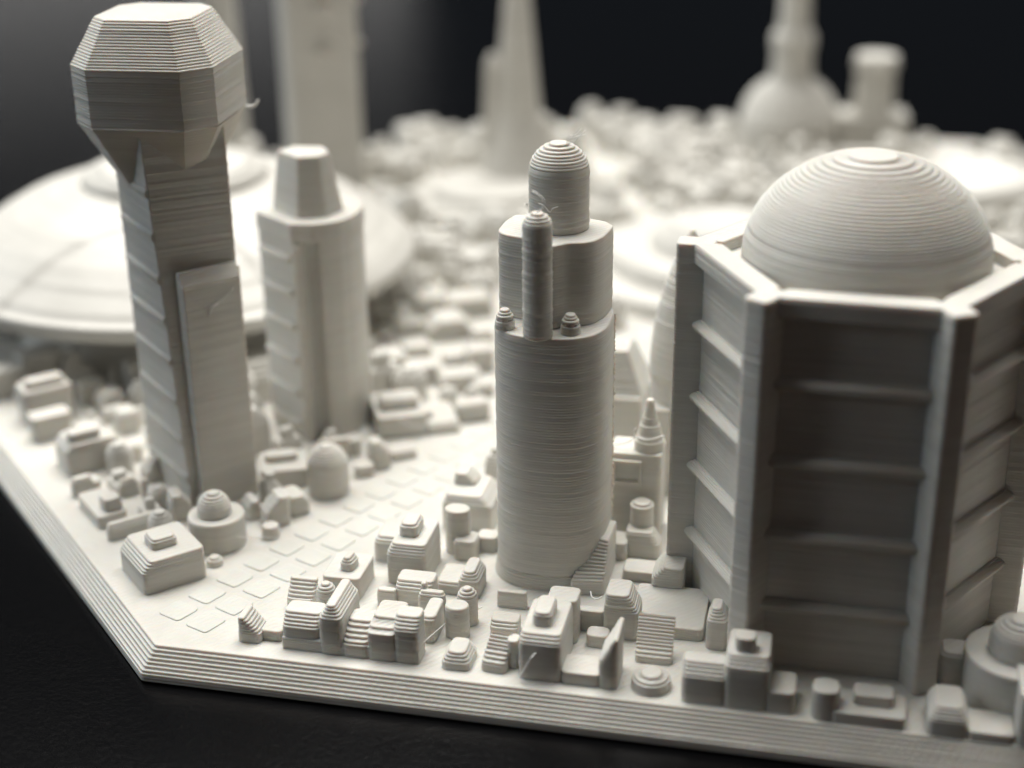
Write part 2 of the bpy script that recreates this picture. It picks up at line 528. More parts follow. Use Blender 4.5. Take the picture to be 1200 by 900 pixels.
 ('round_hut', 'small round-topped hut at the foot of the octagon-headed tower', 'hut', [
   ('rnd', 'drum', -0.826, 1.877, 0.085, 0, 0.11, 0.06, 1),
 ]),
 ('sloped_block_house', 'upright block with a sloped shoulder directly left of the domed drum house', 'house', [
   ('blk', 'body', -0.589, 1.748, 0.174, 0.2, 38, 0, 0.22, 0.1, (0.02, 0.08, 0.0, 0), 0.044),
 ]),
 ('notched_house', 'low house with a notched roof edge near the left rim, before the plate house', 'house', [
   ('blk', 'body', -1.525, 1.954, 0.182, 0.105, 46, 0, 0.15, 0.04, (0.02, 0.02, 0.02, 0.02), 0.044),
   ('blk', 'side_step', -1.468, 2.041, 0.088, 0.16, 46, 0, 0.1, 0, (0, 0, 0, 0), 0.044),
 ]),
 ('long_box_house', 'high square house with a long narrow roof box near the left rim', 'house', [
   ('blk', 'body', -1.75, 2.446, 0.392, 0.339, 46, 0, 0.27, 0.06, (0.06, 0, 0.0, 0), 0.044),
   ('blk', 'roof_box', -1.716, 2.405, 0.266, 0.14, 46, 0.27, 0.35, 0.01, (0.01, 0.01, 0.01, 0.01), 0.044),
   ('blk', 'rear_bay', -1.602, 2.62, 0.101, 0.2, 46, 0, 0.22, 0, (0, 0, 0, 0), 0.044),
 ]),
 ('double_step_house', 'tall two-step house with a flat roof box, farthest along the left rim', 'house', [
   ('blk', 'lower_body', -2.312, 2.918, 0.343, 0.2, 46, 0, 0.22, 0, (0, 0, 0, 0), 0.044),
   ('blk', 'body', -2.533, 3.26, 0.439, 0.3, 46, 0, 0.33, 0.02, (0.01, 0.01, 0.01, 0.01), 0.044),
   ('blk', 'roof_box', -2.519, 3.247, 0.336, 0.14, 46, 0.33, 0.4, 0.01, (0.01, 0.01, 0.01, 0.01), 0.044),
 ]),
 ('barrel_roof_house', 'house with a rounded bright roof under the brim of the great disc', 'house', [
   ('blk', 'body', -2.048, 3.53, 0.244, 0.253, 46, 0, 0.2, 0.08, (0.05, 0.04, 0.02, 0.04), 0.044),
   ('blk', 'rear_wing', -2.324, 3.684, 0.234, 0.2, 46, 0, 0.2, 0, (0, 0, 0, 0), 0.044),
 ]),
 ('small_tower_side_house', 'small cube house left of the octagon-headed tower, upper of two', 'house', [
   ('blk', 'body', -1.712, 3.159, 0.193, 0.22, 46, 0, 0.2, 0.04, (0.03, 0.02, 0.02, 0.02), 0.044),
 ]),
 ('small_tower_side_house', 'small cube house left of the octagon-headed tower, lower of two', 'house', [
   ('blk', 'body', -1.421, 2.623, 0.178, 0.2, 46, 0, 0.15, 0.02, (0.02, 0.02, 0.02, 0.02), 0.044),
 ]),
 ('leaning_block', 'blurred sloping block against the left foot of the octagon-headed tower', 'block', [
   ('blk', 'body', -1.096, 2.317, 0.139, 0.2, 46, 0, 0.2, 0.12, (0.08, 0.02, 0.02, 0.06), 0.044),
 ]),
 ('stepped_lean_to', 'stepped lean-to roof against the front foot of the octagon-headed tower', 'house', [
   ('blk', 'body', -0.349, 2.137, 0.172, 0.2, 46, 0, 0.2, 0.1, (0.12, 0, 0, 0), 0.044),
 ]),
 ('chimney_post', 'square post with a flared cap against the octagon-headed tower', 'post', [
   ('blk', 'shaft', -0.265, 2.264, 0.135, 0.12, 46, 0, 0.24, 0, (0, 0, 0, 0), 0.044),
   ('blk', 'cap', -0.299, 2.358, 0.135, 0.14, 46, 0.24, 0.27, 0, (0, 0, 0, 0), 0.044),
 ]),
 ('gabled_trio_house', 'three joined gabled bits by the avenue, right of the domed drum house', 'house', [
   ('blk', 'body', 0.182, 1.802, 0.2, 0.186, 40, 0, 0.24, 0.12, (0.12, 0, 0.0, 0.0), 0.044),
   ('blk', 'west_bay', -0.043, 1.869, 0.117, 0.2, 40, 0, 0.16, 0.05, (0.04, 0.02, 0.0, 0.02), 0.044),
   ('blk', 'east_bay', 0.261, 2.019, 0.186, 0.24, 40, 0, 0.17, 0.06, (0.02, 0.05, 0.0, 0.02), 0.044),
 ]),
 ('tiny_drum', 'tiny drum with a worn top standing alone at the avenue edge', 'drum', [
   ('rnd', 'drum', 0.228, 1.575, 0.066, 0, 0.09, 0.01, 1),
 ]),
 ('oval_box_house', 'flat house with a long oval roof box right of the octagon-headed tower', 'house', [
   ('blk', 'body', -0.014, 2.533, 0.385, 0.387, 24, 0, 0.16, 0, (0, 0, 0, 0), 0.044),
   ('blk', 'roof_box', -0.042, 2.555, 0.271, 0.13, 24, 0.16, 0.22, 0, (0, 0, 0, 0), 0.06),
 ]),
 ('domed_silo', 'plain round silo with a ringed dome at the left edge of the paved avenue', 'silo', [
   ('rnd', 'drum', 0.423, 2.38, 0.167, 0, 0.24, 0.17, 1),
 ]),
 ('broad_roof_house', 'broad flat-roofed house right behind the domed silo', 'house', [
   ('blk', 'body', 0.277, 2.931, 0.281, 0.081, 26, 0, 0.2, 0.04, (0.05, 0, 0, 0.0), 0.044),
 ]),
 ('low_box', 'low square box right of the domed silo', 'block', [
   ('blk', 'body', 0.611, 2.714, 0.165, 0.114, 31, 0, 0.1, 0.01, (0.01, 0.01, 0.01, 0.01), 0.044),
 ]),
 ('rounded_block_house', 'upright rounded block at the avenue edge behind the low square box', 'house', [
   ('blk', 'body', 0.679, 2.911, 0.181, 0.198, 31, 0, 0.24, 0.09, (0.02, 0.08, 0.03, 0.02), 0.06),
 ]),
 ('low_wedge', 'low flat wedge beside the rounded block on the avenue edge', 'block', [
   ('blk', 'body', 0.812, 3.122, 0.238, 0.198, 36, 0, 0.08, 0.02, (0, 0.02, 0.02, 0), 0.044),
 ]),
 ('gable_lean_to', 'small gabled lean-to at the foot of the pyramid-topped tower', 'house', [
   ('blk', 'body', 0.112, 3.431, 0.177, 0.16, 31, 0, 0.2, 0.1, (0.12, 0, 0, 0), 0.044),
 ]),
 ('gap_block', 'small block wedged between broad roof house and rounded block', 'block', [
   ('blk', 'body', 0.401, 3.109, 0.111, 0.16, 31, 0, 0.14, 0, (0, 0, 0, 0), 0.044),
 ]),
 ('long_roof_box_house', 'tall flat house with a big two-part roof box right of the pyramid-topped tower', 'house', [
   ('blk', 'body', 0.608, 3.722, 0.434, 0.567, 26, 0, 0.2, 0, (0, 0, 0, 0), 0.044),
   ('blk', 'roof_box', 0.623, 3.699, 0.339, 0.22, 26, 0.2, 0.3, 0.03, (0.02, 0.02, 0.02, 0.02), 0.044),
   ('blk', 'rear_step', 0.865, 3.776, 0.064, 0.2, 26, 0, 0.16, 0, (0, 0, 0, 0), 0.044),
 ]),
 ('layered_plate', 'low layered plate beside the avenue right of the tall flat house', 'platform', [
   ('blk', 'body', 0.953, 3.821, 0.304, 0.487, 26, 0, 0.1, 0.04, (0, 0.02, 0.04, 0), 0.044),
 ]),
 ('avenue_box_house', 'box house with soft edges at the far left kerb of the avenue', 'house', [
   ('blk', 'body', 1.217, 3.98, 0.299, 0.176, 31, 0, 0.17, 0.02, (0.02, 0.02, 0.02, 0.02), 0.044),
 ]),
 ('hipped_block_house', 'large house with hipped right shoulder and wedge roof box left of the round tower', 'house', [
   ('blk', 'body', 1.677, 2.152, 0.395, 0.42, 0, 0, 0.29, 0.08, (0.03, 0.09, 0.03, 0.02), 0.044),
   ('blk', 'roof_box', 1.614, 2.24, 0.179, 0.2, 0, 0.29, 0.38, 0.06, (0.01, 0.07, 0.01, 0.01), 0.044),
 ]),
 ('window_wall_house', 'upright house with a square sunk window and conical spire, behind the round tower', 'church', [
   ('blk', 'body', 2.939, 2.249, 0.398, 0.3, 0, 0, 0.7, 0, (0, 0, 0, 0), 0.044),
 ]),
 ('round_top_pillar', 'short ribbed pillar with rounded top before the windowed wall', 'pillar', [
   ('rnd', 'shaft', 3.017, 1.98, 0.088, 0.0, 0.35, 0.03, 1),
 ]),
 ('stepped_platform_house', 'stepped house with sloping right side below the ribbed pillar', 'house', [
   ('blk', 'body', 3.048, 1.883, 0.256, 0.184, 0, 0, 0.2, 0.1, (0.0, 0.06, 0.03, 0), 0.044),
   ('blk', 'side_block', 2.876, 1.831, 0.135, 0.2, 0, 0, 0.14, 0, (0, 0, 0, 0), 0.044),
 ]),
 ('low_front_box', 'low flat box between the round tower buttress and the hexagonal building', 'block', [
   ('blk', 'body', 3.083, 1.551, 0.262, 0.193, 0, 0, 0.08, 0.01, (0.02, 0.01, 0.01, 0.01), 0.044),
 ]),
 ('pale_house', 'pale house with a bright sloping roof left of the split house', 'house', [
   ('blk', 'body', 0.183, 4.864, 0.37, 0.3, 26, 0, 0.2, 0.08, (0.1, 0.08, 0, 0.0), 0.044),
 ]),
 ('pale_house', 'bright square house with a notched front, left of the grey-fronted house', 'house', [
   ('blk', 'body', 0.557, 4.719, 0.273, 0.26, 26, 0, 0.18, 0.03, (0.0, 0.02, 0, 0), 0.044),
 ]),
 ('pale_house', 'grey-fronted house with ribbed roof above the avenue box house', 'house', [
   ('blk', 'body', 0.94, 4.642, 0.4, 0.3, 26, 0, 0.16, 0.05, (0.04, 0.04, 0.02, 0.04), 0.044),
 ]),
 ('pale_house', 'small bright cube behind the square house', 'house', [
   ('blk', 'body', 0.316, 5.334, 0.289, 0.24, 26, 0, 0.12, 0.03, (0.03, 0.03, 0.02, 0.02), 0.044),
 ]),
 ('pale_house', 'pale cube near the shadow under the great disc, nearest the pyramid-topped tower', 'house', [
   ('blk', 'body', 0.082, 5.893, 0.317, 0.25, 26, 0, 0.14, 0.04, (0.03, 0.05, 0.02, 0.02), 0.044),
 ]),
 ('pale_house', 'low bright cube behind the grey-fronted house', 'house', [
   ('blk', 'body', 0.736, 5.22, 0.249, 0.2, 26, 0, 0.1, 0.02, (0.02, 0.02, 0.02, 0.02), 0.044),
 ]),
 ('pale_house', 'tall pale cube cut off by the left edge of the round tower', 'house', [
   ('blk', 'body', 1.009, 5.13, 0.264, 0.26, 26, 0, 0.22, 0.03, (0.02, 0.02, 0.02, 0.02), 0.044),
 ]),
 ('pale_house', 'little pale cube beside the round tower above the avenue', 'house', [
   ('blk', 'body', 1.181, 4.539, 0.2, 0.2, 26, 0, 0.12, 0.03, (0.02, 0.02, 0.02, 0.02), 0.044),
 ]),
 ('pale_house', 'large pale house with a long roof sloping toward the camera', 'house', [
   ('blk', 'body', 0.479, 5.937, 0.457, 0.4, 26, 0, 0.2, 0.1, (0.12, 0.1, 0, 0.04), 0.044),
 ]),
 ('pale_house', 'low house in shadow right of the pyramid-topped tower', 'house', [
   ('blk', 'body', -0.16, 5.669, 0.274, 0.25, 26, 0, 0.1, 0.02, (0.0, 0.0, 0, 0), 0.044),
 ]),
 ('pale_house', 'pale block at the brim edge of the great disc', 'house', [
   ('blk', 'body', 0.11, 6.54, 0.287, 0.3, 26, 0, 0.18, 0.03, (0.02, 0.02, 0.02, 0.02), 0.044),
 ]),
 ('pale_house', 'long pale block left of the twin knobs of the round tower', 'house', [
   ('blk', 'body', 0.536, 6.57, 0.501, 0.35, 26, 0, 0.2, 0.06, (0.05, 0.05, 0, 0.02), 0.044),
 ]),
 ('pale_house', 'house lost in the deep shadow below the disc brim', 'house', [
   ('blk', 'body', -0.251, 6.195, 0.295, 0.3, 26, 0, 0.12, 0, (0, 0, 0, 0), 0.044),
 ]),
 ('pale_house', 'small pinkish cube beside the left knob of the round tower', 'house', [
   ('blk', 'body', 0.866, 5.842, 0.233, 0.2, 26, 0, 0.12, 0.03, (0.02, 0.02, 0.02, 0.02), 0.044),
 ]),
]

# ------------------------------------------------------------------ setting: the table
def table():
    s = 260.0
    v = [(-s, -s+60, -0.22), (s, -s+60, -0.22), (s, s+60, -0.22), (-s, s+60, -0.22)]
    o = link_mesh('table_top', v, [(0, 1, 2, 3)], False, TAB)
    o['kind'] = 'structure'
table()

# ------------------------------------------------------------------ base plate (octagon)
A8 = 6.1
def octagon(a, grow=0.0):
    s = a*sqrt(0.5)
    pts = [(0, 0), (a, 0), (a+s, s), (a+s, s+a), (a, 2*s+a), (0, 2*s+a), (-s, s+a), (-s, s)]
    cx, cy = a/2, s+a/2
    k = (cy+grow)/cy
    return [(cx+(x-cx)*k, cy+(y-cy)*k) for x, y in pts]
OC = (A8/2, A8*sqrt(0.5)+A8/2)

base = empty('base_plate', (OC[0], OC[1], -0.21))
tag(base, 'pale grey octagonal base plate with sloping ribbed rim carrying every tower and house', 'base plate')
def base_fn(z):
    g = 0.145 if z < -0.148 else 0.145*(-z)/0.148
    return round_poly(octagon(A8, g), 0.02, 2)
v, f, s = sliced(base_fn, -0.21, 0.0, lh=0.021, bead=0.004, edge=0.003, jit=0.0015)
link_mesh('plate', v, f, s, BASE, base, Vector((OC[0], OC[1], -0.21)))

def paving():
    """square paving tiles in two columns along the avenue, each a thin raised plate"""
    ang = 66.8
    du = Vector((0.108, 0.2515))
    a0 = Vector((0.026, 0.291))
    b0 = Vector((0.273, 0.187))
    c, s = cos(radians(ang)), sin(radians(ang))
    shared = []
    for var in range(4):
        rr = random.Random(var)
        sz = 0.205
        pts = round_poly([(0, 0), (sz, 0.0), (sz, sz), (0, sz)], 0.035, 3)
        pts = [(x+rr.gauss(0, 0.0015), y+rr.gauss(0, 0.0015)) for x, y in pts]
        rot = [(x*s+y*c, -x*c+y*s) for x, y in pts]          # x runs across, y along the avenue
        rot = [(x, y) for x, y in rot]
        vv, ff, ss = sliced(lambda z: rot, -0.004, 0.009, lh=0.013, edge=0.004, jit=0)
        me = bpy.data.meshes.new('paving_tile')
        me.from_pydata(vv, [], ff)
        me.polygons.foreach_set('use_smooth', ss)
        me.materials.append(BASE)
        shared.append(me)
    k = 0
    for i in range(-1, 30):
        for st in (a0, b0):
            if i == -1 and st is a0:
                continue
            p = st+du*i
            if i == -1:
                continue
            o = bpy.data.objects.new('paving_tile', shared[k % 4])
            k += 1
            COL.objects.link(o)
            o.parent = base
            # the listed points are the corners nearest the camera
            q = Vector((p.x - 0.2*s*0.0 - 0.2*s, p.y + 0.2*c))
            o.location = Vector((q.x, q.y, 0)) - base.location
            o.rotation_euler.z = random.gauss(0, 0.008)
paving()

# ------------------------------------------------------------------ the tall buildings
def between(a, b, t):
    return (a[0]+(b[0]-a[0])*t, a[1]+(b[1]-a[1])*t)

def wall_rib(name, p, q, z, h, out, parent, slope=True, inn=0.03):
    """horizontal rib along the wall from p to q (outside lies to the right of p->q), sloped on top"""
    dx, dy = q[0]-p[0], q[1]-p[1]
    l = hypot(dx, dy)
    nx, ny = dy/l, -dx/l
    def fn(zz):
        t = (zz-z)/h
        o = out*max(0.1, sin(pi*min(1, max(0, t*0.92+0.06))))**0.7 if slope else out
        return round_poly([(p[0]+nx*o, p[1]+ny*o), (q[0]+nx*o, q[1]+ny*o), (q[0]-nx*inn, q[1]-ny*inn), (p[0]-nx*inn, p[1]-ny*inn)], 0.008, 1)
    return slab(name, fn, z, z+h, parent, lh=0.0085, edge=0.001, bead=0.0005, jit=0.0003)

def hexagon_building():
    C, R, H = (4.47, 1.50), 1.13, 2.57
    a0 = radians(-1.3)
    root = tag(empty('hexagonal_building', (C[0], C[1], 0)), 'dark-fronted hexagonal building with corner posts, four ribs per wall and a great ringed dome', 'building')
    def hexpt(r, k):
        a = a0+radians(60*k)
        return (C[0]+r*cos(a), C[1]+r*sin(a))
    core = [hexpt(1.065, k) for k in range(6)]
    slab('core', lambda z: round_poly(core, 0.02, 2), -0.01, H-0.1, root, Vector((C[0], C[1], 0)))
    for k in range(6):
        a = a0+radians(60*k)
        ca, sa = cos(a), sin(a)
        def pf(z, ca=ca, sa=sa):
            return round_poly([(C[0]+x*ca-y*sa, C[1]+x*sa+y*ca) for x, y in ((0.95, -0.085), (1.205, -0.085), (1.205, 0.085), (0.95, 0.085))], 0.035, 4)
        slab('post', pf, -0.01, H, root)
        # rim beam between the posts, and the ribs of this wall
        p, q = hexpt(1.13, k), hexpt(1.13, k+1)
        pi_, qi = hexpt(0.92, k), hexpt(0.92, k+1)
        po, qo = between(p, q, 0.03), between(p, q, 0.97)
        beam = [po, qo, between(pi_, qi, 0.97), between(pi_, qi, 0.03)]
        slab('rim_beam', lambda z, beam=beam: beam if False else round_poly(beam, 0.012, 2), H-0.13, H-0.003, root)
        wp, wq = hexpt(1.065, k), hexpt(1.065, k+1)
        for j in range(1, 5):
            zc = H*j/5*1.0-0.055
            wall_rib('rib', between(wp, wq, 0.06), between(wp, wq, 0.94), zc-0.035, 0.085, 0.06, root)
    deck = [hexpt(0.95, k) for k in range(6)]
    slab('roof_deck', lambda z: round_poly(deck, 0.02, 2), H-0.14, H-0.085, root)
    ks = [(H-0.1, 0.775), (H-0.03, 0.785)]
    for i in range(1, 33):
        t = i/32
        ks.append((H-0.03+0.66*t, 0.785*sqrt(max(0.0, 1-t*t*0.985))))
    lathe('dome', C[0], C[1], ks, root, n=112, jit=0.001, edge=0.0045)
hexagon_building()

def wisp(name, pts, r, parent):
    """a stray hair of filament through the given points (smoothed)"""
    P = [Vector(p) for p in pts]
    sm = []
    n = len(P)
    for i in range(n-1):
        a, b, c, d = P[max(0, i-1)], P[i], P[i+1], P[min(n-1, i+2)]
        for k in range(5):
            t = k/5
            sm.append(0.5*((2*b)+(c-a)*t+(2*a-5*b+4*c-d)*t*t+(3*b-3*c+d-a)*t**3))
    sm.append(P[-1])
    verts, faces = [], []
    for i, p in enumerate(sm):
        t = (sm[min(i+1, len(sm)-1)]-sm[max(i-1, 0)]).normalized()
        u = t.cross(Vector((0.3, 0.2, 0.93))).normalized()
        w = t.cross(u)
        rr = r*(1.0 if i < len(sm)-1 else 0.4)
        for k in range(4):
            a = k*pi/2
            verts.append(tuple(p+u*rr*cos(a)+w*rr*sin(a)))
        if i:
            b0, b1 = (i-1)*4, i*4
            for k in range(4):
                k2 = (k+1) % 4
                faces.append((b0+k, b0+k2, b1+k2, b1+k))
    return link_mesh(name, verts, faces, True, STR, parent, sm[0])

def round_tower():
    cx, cy = 2.42, 1.63
    root = tag(empty('round_tower', (cx, cy, 0)), 'tall tiered round-fronted tower with domed cap, front rod and two knobs at picture centre', 'tower')
    front = []
    for k in range(25):
        a = pi+pi*k/24
        e = 2/2.5
        front.append((0.40*math.copysign(abs(cos(a))**e, cos(a)), 0.42*math.copysign(abs(sin(a))**e, sin(a))+0.0))
    lower = front+[(0.395, 0.16), (0.36, 0.30), (0.22, 0.41), (0, 0.45), (-0.22, 0.43), (-0.37, 0.38), (-0.40, 0.16)]
    def low_fn(z):
        g = 1.0+0.06*max(0, (0.16-z)/0.16)**1.5
        return [(cx+x*g, cy+y*g) for x, y in lower]
    slab('lower_tier', low_fn, -0.01, 1.93, root, jit=0.0013)
    up = [(-0.40, 0.05), (-0.375, -0.02), (-0.31, -0.065), (-0.23, -0.09), (-0.16, -0.11), (-0.11, -0.16), (-0.07, -0.24), (0.03, -0.26), (0.085, -0.205), (0.12, -0.165),
          (0.17, -0.15), (0.23, -0.135), (0.29, -0.085), (0.335, 0.02), (0.355, 0.14), (0.368, 0.27), (0.30, 0.36), (0.15, 0.42), (-0.1, 0.44), (-0.36, 0.40), (-0.395, 0.25)]
    upr = round_poly([(cx+x, cy+y) for x, y in up], 0.03, 2)
    slab('upper_tier', lambda z: upr, 1.93, 2.52, root, jit=0.0013)
    cap = lathe('cap_drum', 2.42, 1.81, dome_keys(2.52, 2.91, 0.2, 0.207, 0.22), root, n=56, jit=0.0014)
    rod = lathe('front_rod', 2.385, 1.245, dome_keys(1.93, 2.70, 0.09, 0.099, 0.3), root, n=36, jit=0.0012)
    for kx, ky in ((2.135, 1.355), (2.588, 1.345)):
        lathe('knob', kx, ky, [(1.93, 0.068), (1.99, 0.068), (1.991, 0.059), (2.03, 0.058), (2.031, 0.048), (2.05, 0.044), (2.07, 0.03)], root, n=28)
    # stepped buttress at the right foot
    def bf(z):
        t = max(0, min(1, (z-0.10)/0.26))
        return round_poly([(2.62+0.12*t, 1.18+0.30*t), (2.86, 1.22+0.20*t), (2.87, 1.72), (2.66+0.08*t, 1.72)], 0.025, 2)
    slab('buttress', bf, -0.006, 0.34, root)
    # ragged seam on the right edge of the shaft
    v, f = [], []
    rr = random.Random(3)
    n = 150
    for i in range(n):
        z = 0.3+1.6*i/n
        w = 0.010+rr.random()*0.012
        q = 0.006+rr.random()*0.016
        x, y = cx+0.383, cy+0.215
        v += [(x, y-w, z), (x+q, y, z), (x-0.004, y+w, z)]
        if i:
            a = (i-1)*3
            f += [(a, a+1, a+4, a+3), (a+1, a+2, a+5, a+4)]
    link_mesh('print_seam', v, f, False, PLA, root, Vector((cx+0.383, cy+0.215, 0.3)))
    # stray hairs on the caps
    top = Vector((2.42, 1.81, 3.11))
    rr = random.Random(11)
    for i in range(4):
        a = rr.uniform(-0.6, 0.9)
        pts = [top+Vector((0.05, -0.02, -0.01))]
        for k in range(4):
            pts.append(pts[-1]+Vector((cos(a)*0.035+rr.gauss(0, .02), rr.gauss(0, .02), 0.022+rr.gauss(0, .016))))
        wisp('stray_hair', pts, 0.0022, root)
    wisp('stray_hair', [(2.32, 1.60, 2.74), (2.36, 1.585, 2.73), (2.40, 1.58, 2.69), (2.42, 1.58, 2.715), (2.46, 1.585, 2.73)], 0.0035, root)
    wisp('stray_hair', [(2.385, 1.20, 2.80), (2.43, 1.2, 2.83), (2.44, 1.2, 2.88), (2.40, 1.2, 2.92), (2.36, 1.21, 2.94)], 0.005, root)
    wisp('stray_hair', [(2.37, 1.20, 2.79), (2.34, 1.2, 2.81), (2.32, 1.21, 2.86), (2.34, 1.21, 2.84)], 0.003, root)
round_tower()

def octagon_head_tower():
    F = (-0.547, 1.888)
    a = radians(48)
    d1, d2 = (cos(a), sin(a)), (-sin(a), cos(a))
    W, D = 0.56, 0.83
    def q(x, y):
        return (F[0]+d1[0]*x+d2[0]*y, F[1]+d1[1]*x+d2[1]*y)
    def quad(z):
        s = max(0, z)/2.9
        return [q(-0.051*s, 0.146*s), q(W, 0), q(W, D), q(0.0, D)]
    root = tag(empty('octagon_head_tower', (*q(W/2, D/2), 0)), 'slim square tower with a broad faceted octagonal head at the left of the picture', 'tower')
    slab('shaft', lambda z: round_poly(quad(z), 0.02, 3), -0.01, 3.06, root, jit=0.0013)
    hc = (-0.72, 2.46)
    ra = radians(4)
    def oct8(hw, ch):
        l = hw-ch
        pts = [(-l, -hw), (l, -hw), (hw, -l), (hw, l), (l, hw), (-l, hw), (-hw, l), (-hw, -l)]
        return [(hc[0]+x*cos(ra)-y*sin(ra), hc[1]+x*sin(ra)+y*cos(ra)) for x, y in pts]
    def head(z):
        if z < 3.03:
            t = (z-2.48)/0.55
            return round_poly(oct8(0.25+0.29*t, 0.05+0.14*t), 0.006, 1)
        if z < 3.45:
            return round_poly(oct8(0.54, 0.19), 0.006, 1)
        t = (z-3.45)/0.33
        return round_poly(oct8(0.54-0.175*t, 0.19-0.06*t), 0.006, 1)
    v, f, s = sliced(head, 2.48, 3.78, jit=0.0012)
    link_mesh('octagonal_head', v, f, s, PLA, root, Vector((hc[0], hc[1], 2.48)))
    # ribs on the left wall
    for i in range(8):
        z = 0.20+0.33*i
        p4 = quad(z)
        wall_rib('rib', between(p4[3], p4[0], 0.06), between(p4[3], p4[0], 0.985), z, 0.07, 0.017, root)
    # standing panel on the front wall
    def panel(z):
        t = max(0, (z-1.86)/0.1)
        return round_poly([q(0.07, -0.085+0.075*t), q(W-0.02, -0.085+0.075*t), q(W-0.02, 0.02), q(0.06, 0.02)], 0.012, 2)
    slab('front_panel', panel, -0.01, 1.95, root, jit=0.0013)
    def edge_fin(z):
        return round_poly([q(W-0.01, 0.02), q(W+0.03, 0.02), q(W+0.03, 0.12), q(W-0.01, 0.12)], 0.01, 1)
    slab('corner_fin', edge_fin, -0.01, 1.9, root)
    w0 = q(0.30, -0.092)
    wisp('stray_hair', [(w0[0]-0.05, w0[1]-0.05, 1.66), (w0[0], w0[1], 1.68), (w0[0]+0.05, w0[1]+0.05, 1.70), (w0[0]+0.12, w0[1]+0.12, 1.78)], 0.004, root)
    wisp('stray_hair', [(w0[0]-0.03, w0[1]-0.04, 1.60), (w0[0]-0.01, w0[1]-0.02, 1.66), (w0[0]+0.03, w0[1]+0.02, 1.68)], 0.006, root)
    e0 = (hc[0]+0.53, hc[1]+0.30)
    wisp('stray_hair', [(e0[0], e0[1], 3.03), (e0[0]+0.06, e0[1]+0.02, 3.03), (e0[0]+0.10, e0[1]+0.03, 3.08)], 0.012, root)
octagon_head_tower()

def pyramid_top_tower():
    root = tag(empty('pyramid_top_tower', (-0.07, 3.75, 0)), 'stout half-round tower topped by a truncated pyramid, second tower from the left', 'tower')
    Fp, Lp = (-0.09, 3.26), (-0.50, 3.56)
    arc = [(-0.09, 3.26), (0.0, 3.27)]
    groove = [(0.0, 3.345), (0.115, 3.37), (0.12, 3.305)]
    rest = [(0.19, 3.345), (0.27, 3.42), (0.325, 3.54), (0.345, 3.68), (0.335, 3.86), (0.25, 4.05), (0.0, 4.2), (-0.35, 4.1), (-0.52, 3.85), Lp]
    g = round_poly(arc+groove+rest, 0.012, 2)
    slab('shaft', lambda z: g, -0.01, 1.80, root, lh=0.025)
    c = round_poly([(-0.095, 3.25), (0.1, 3.275), (0.2, 3.335), (0.28, 3.415), (0.335, 3.54), (0.355, 3.68), (0.345, 3.86), (0.26, 4.06), (0.0, 4.21), (-0.36, 4.11), (-0.53, 3.85), (-0.51, 3.55)], 0.015, 2)
    slab('cornice', lambda z: c, 1.80, 1.95, root, lh=0.025)
    pb = [(-0.08, 3.40), (0.14, 3.50), (0.22, 3.72), (0.05, 3.98), (-0.26, 3.92), (-0.40, 3.66)]
    pt = [(-0.07, 3.47), (0.09, 3.54), (0.13, 3.68), (0.02, 3.86), (-0.22, 3.84), (-0.32, 3.66)]
    slab('pyramid_cap', lambda z: round_poly([between(p, q, (z-1.95)/0.50) for p, q in zip(pb, pt)], 0.02, 2), 1.95, 2.45, root, lh=0.025)
    for i in range(6):
        wall_rib('rib', between(Lp, Fp, 0.05), between(Lp, Fp, 0.95), 0.1+0.30*i, 0.07, 0.035, root)
    def pil(z):
        return round_poly([(-0.085, 3.225), (-0.005, 3.235), (-0.005, 3.29), (-0.085, 3.28)], 0.01, 1)
    slab('pilaster', pil, -0.01, 1.76, root, lh=0.025)
pyramid_top_tower()

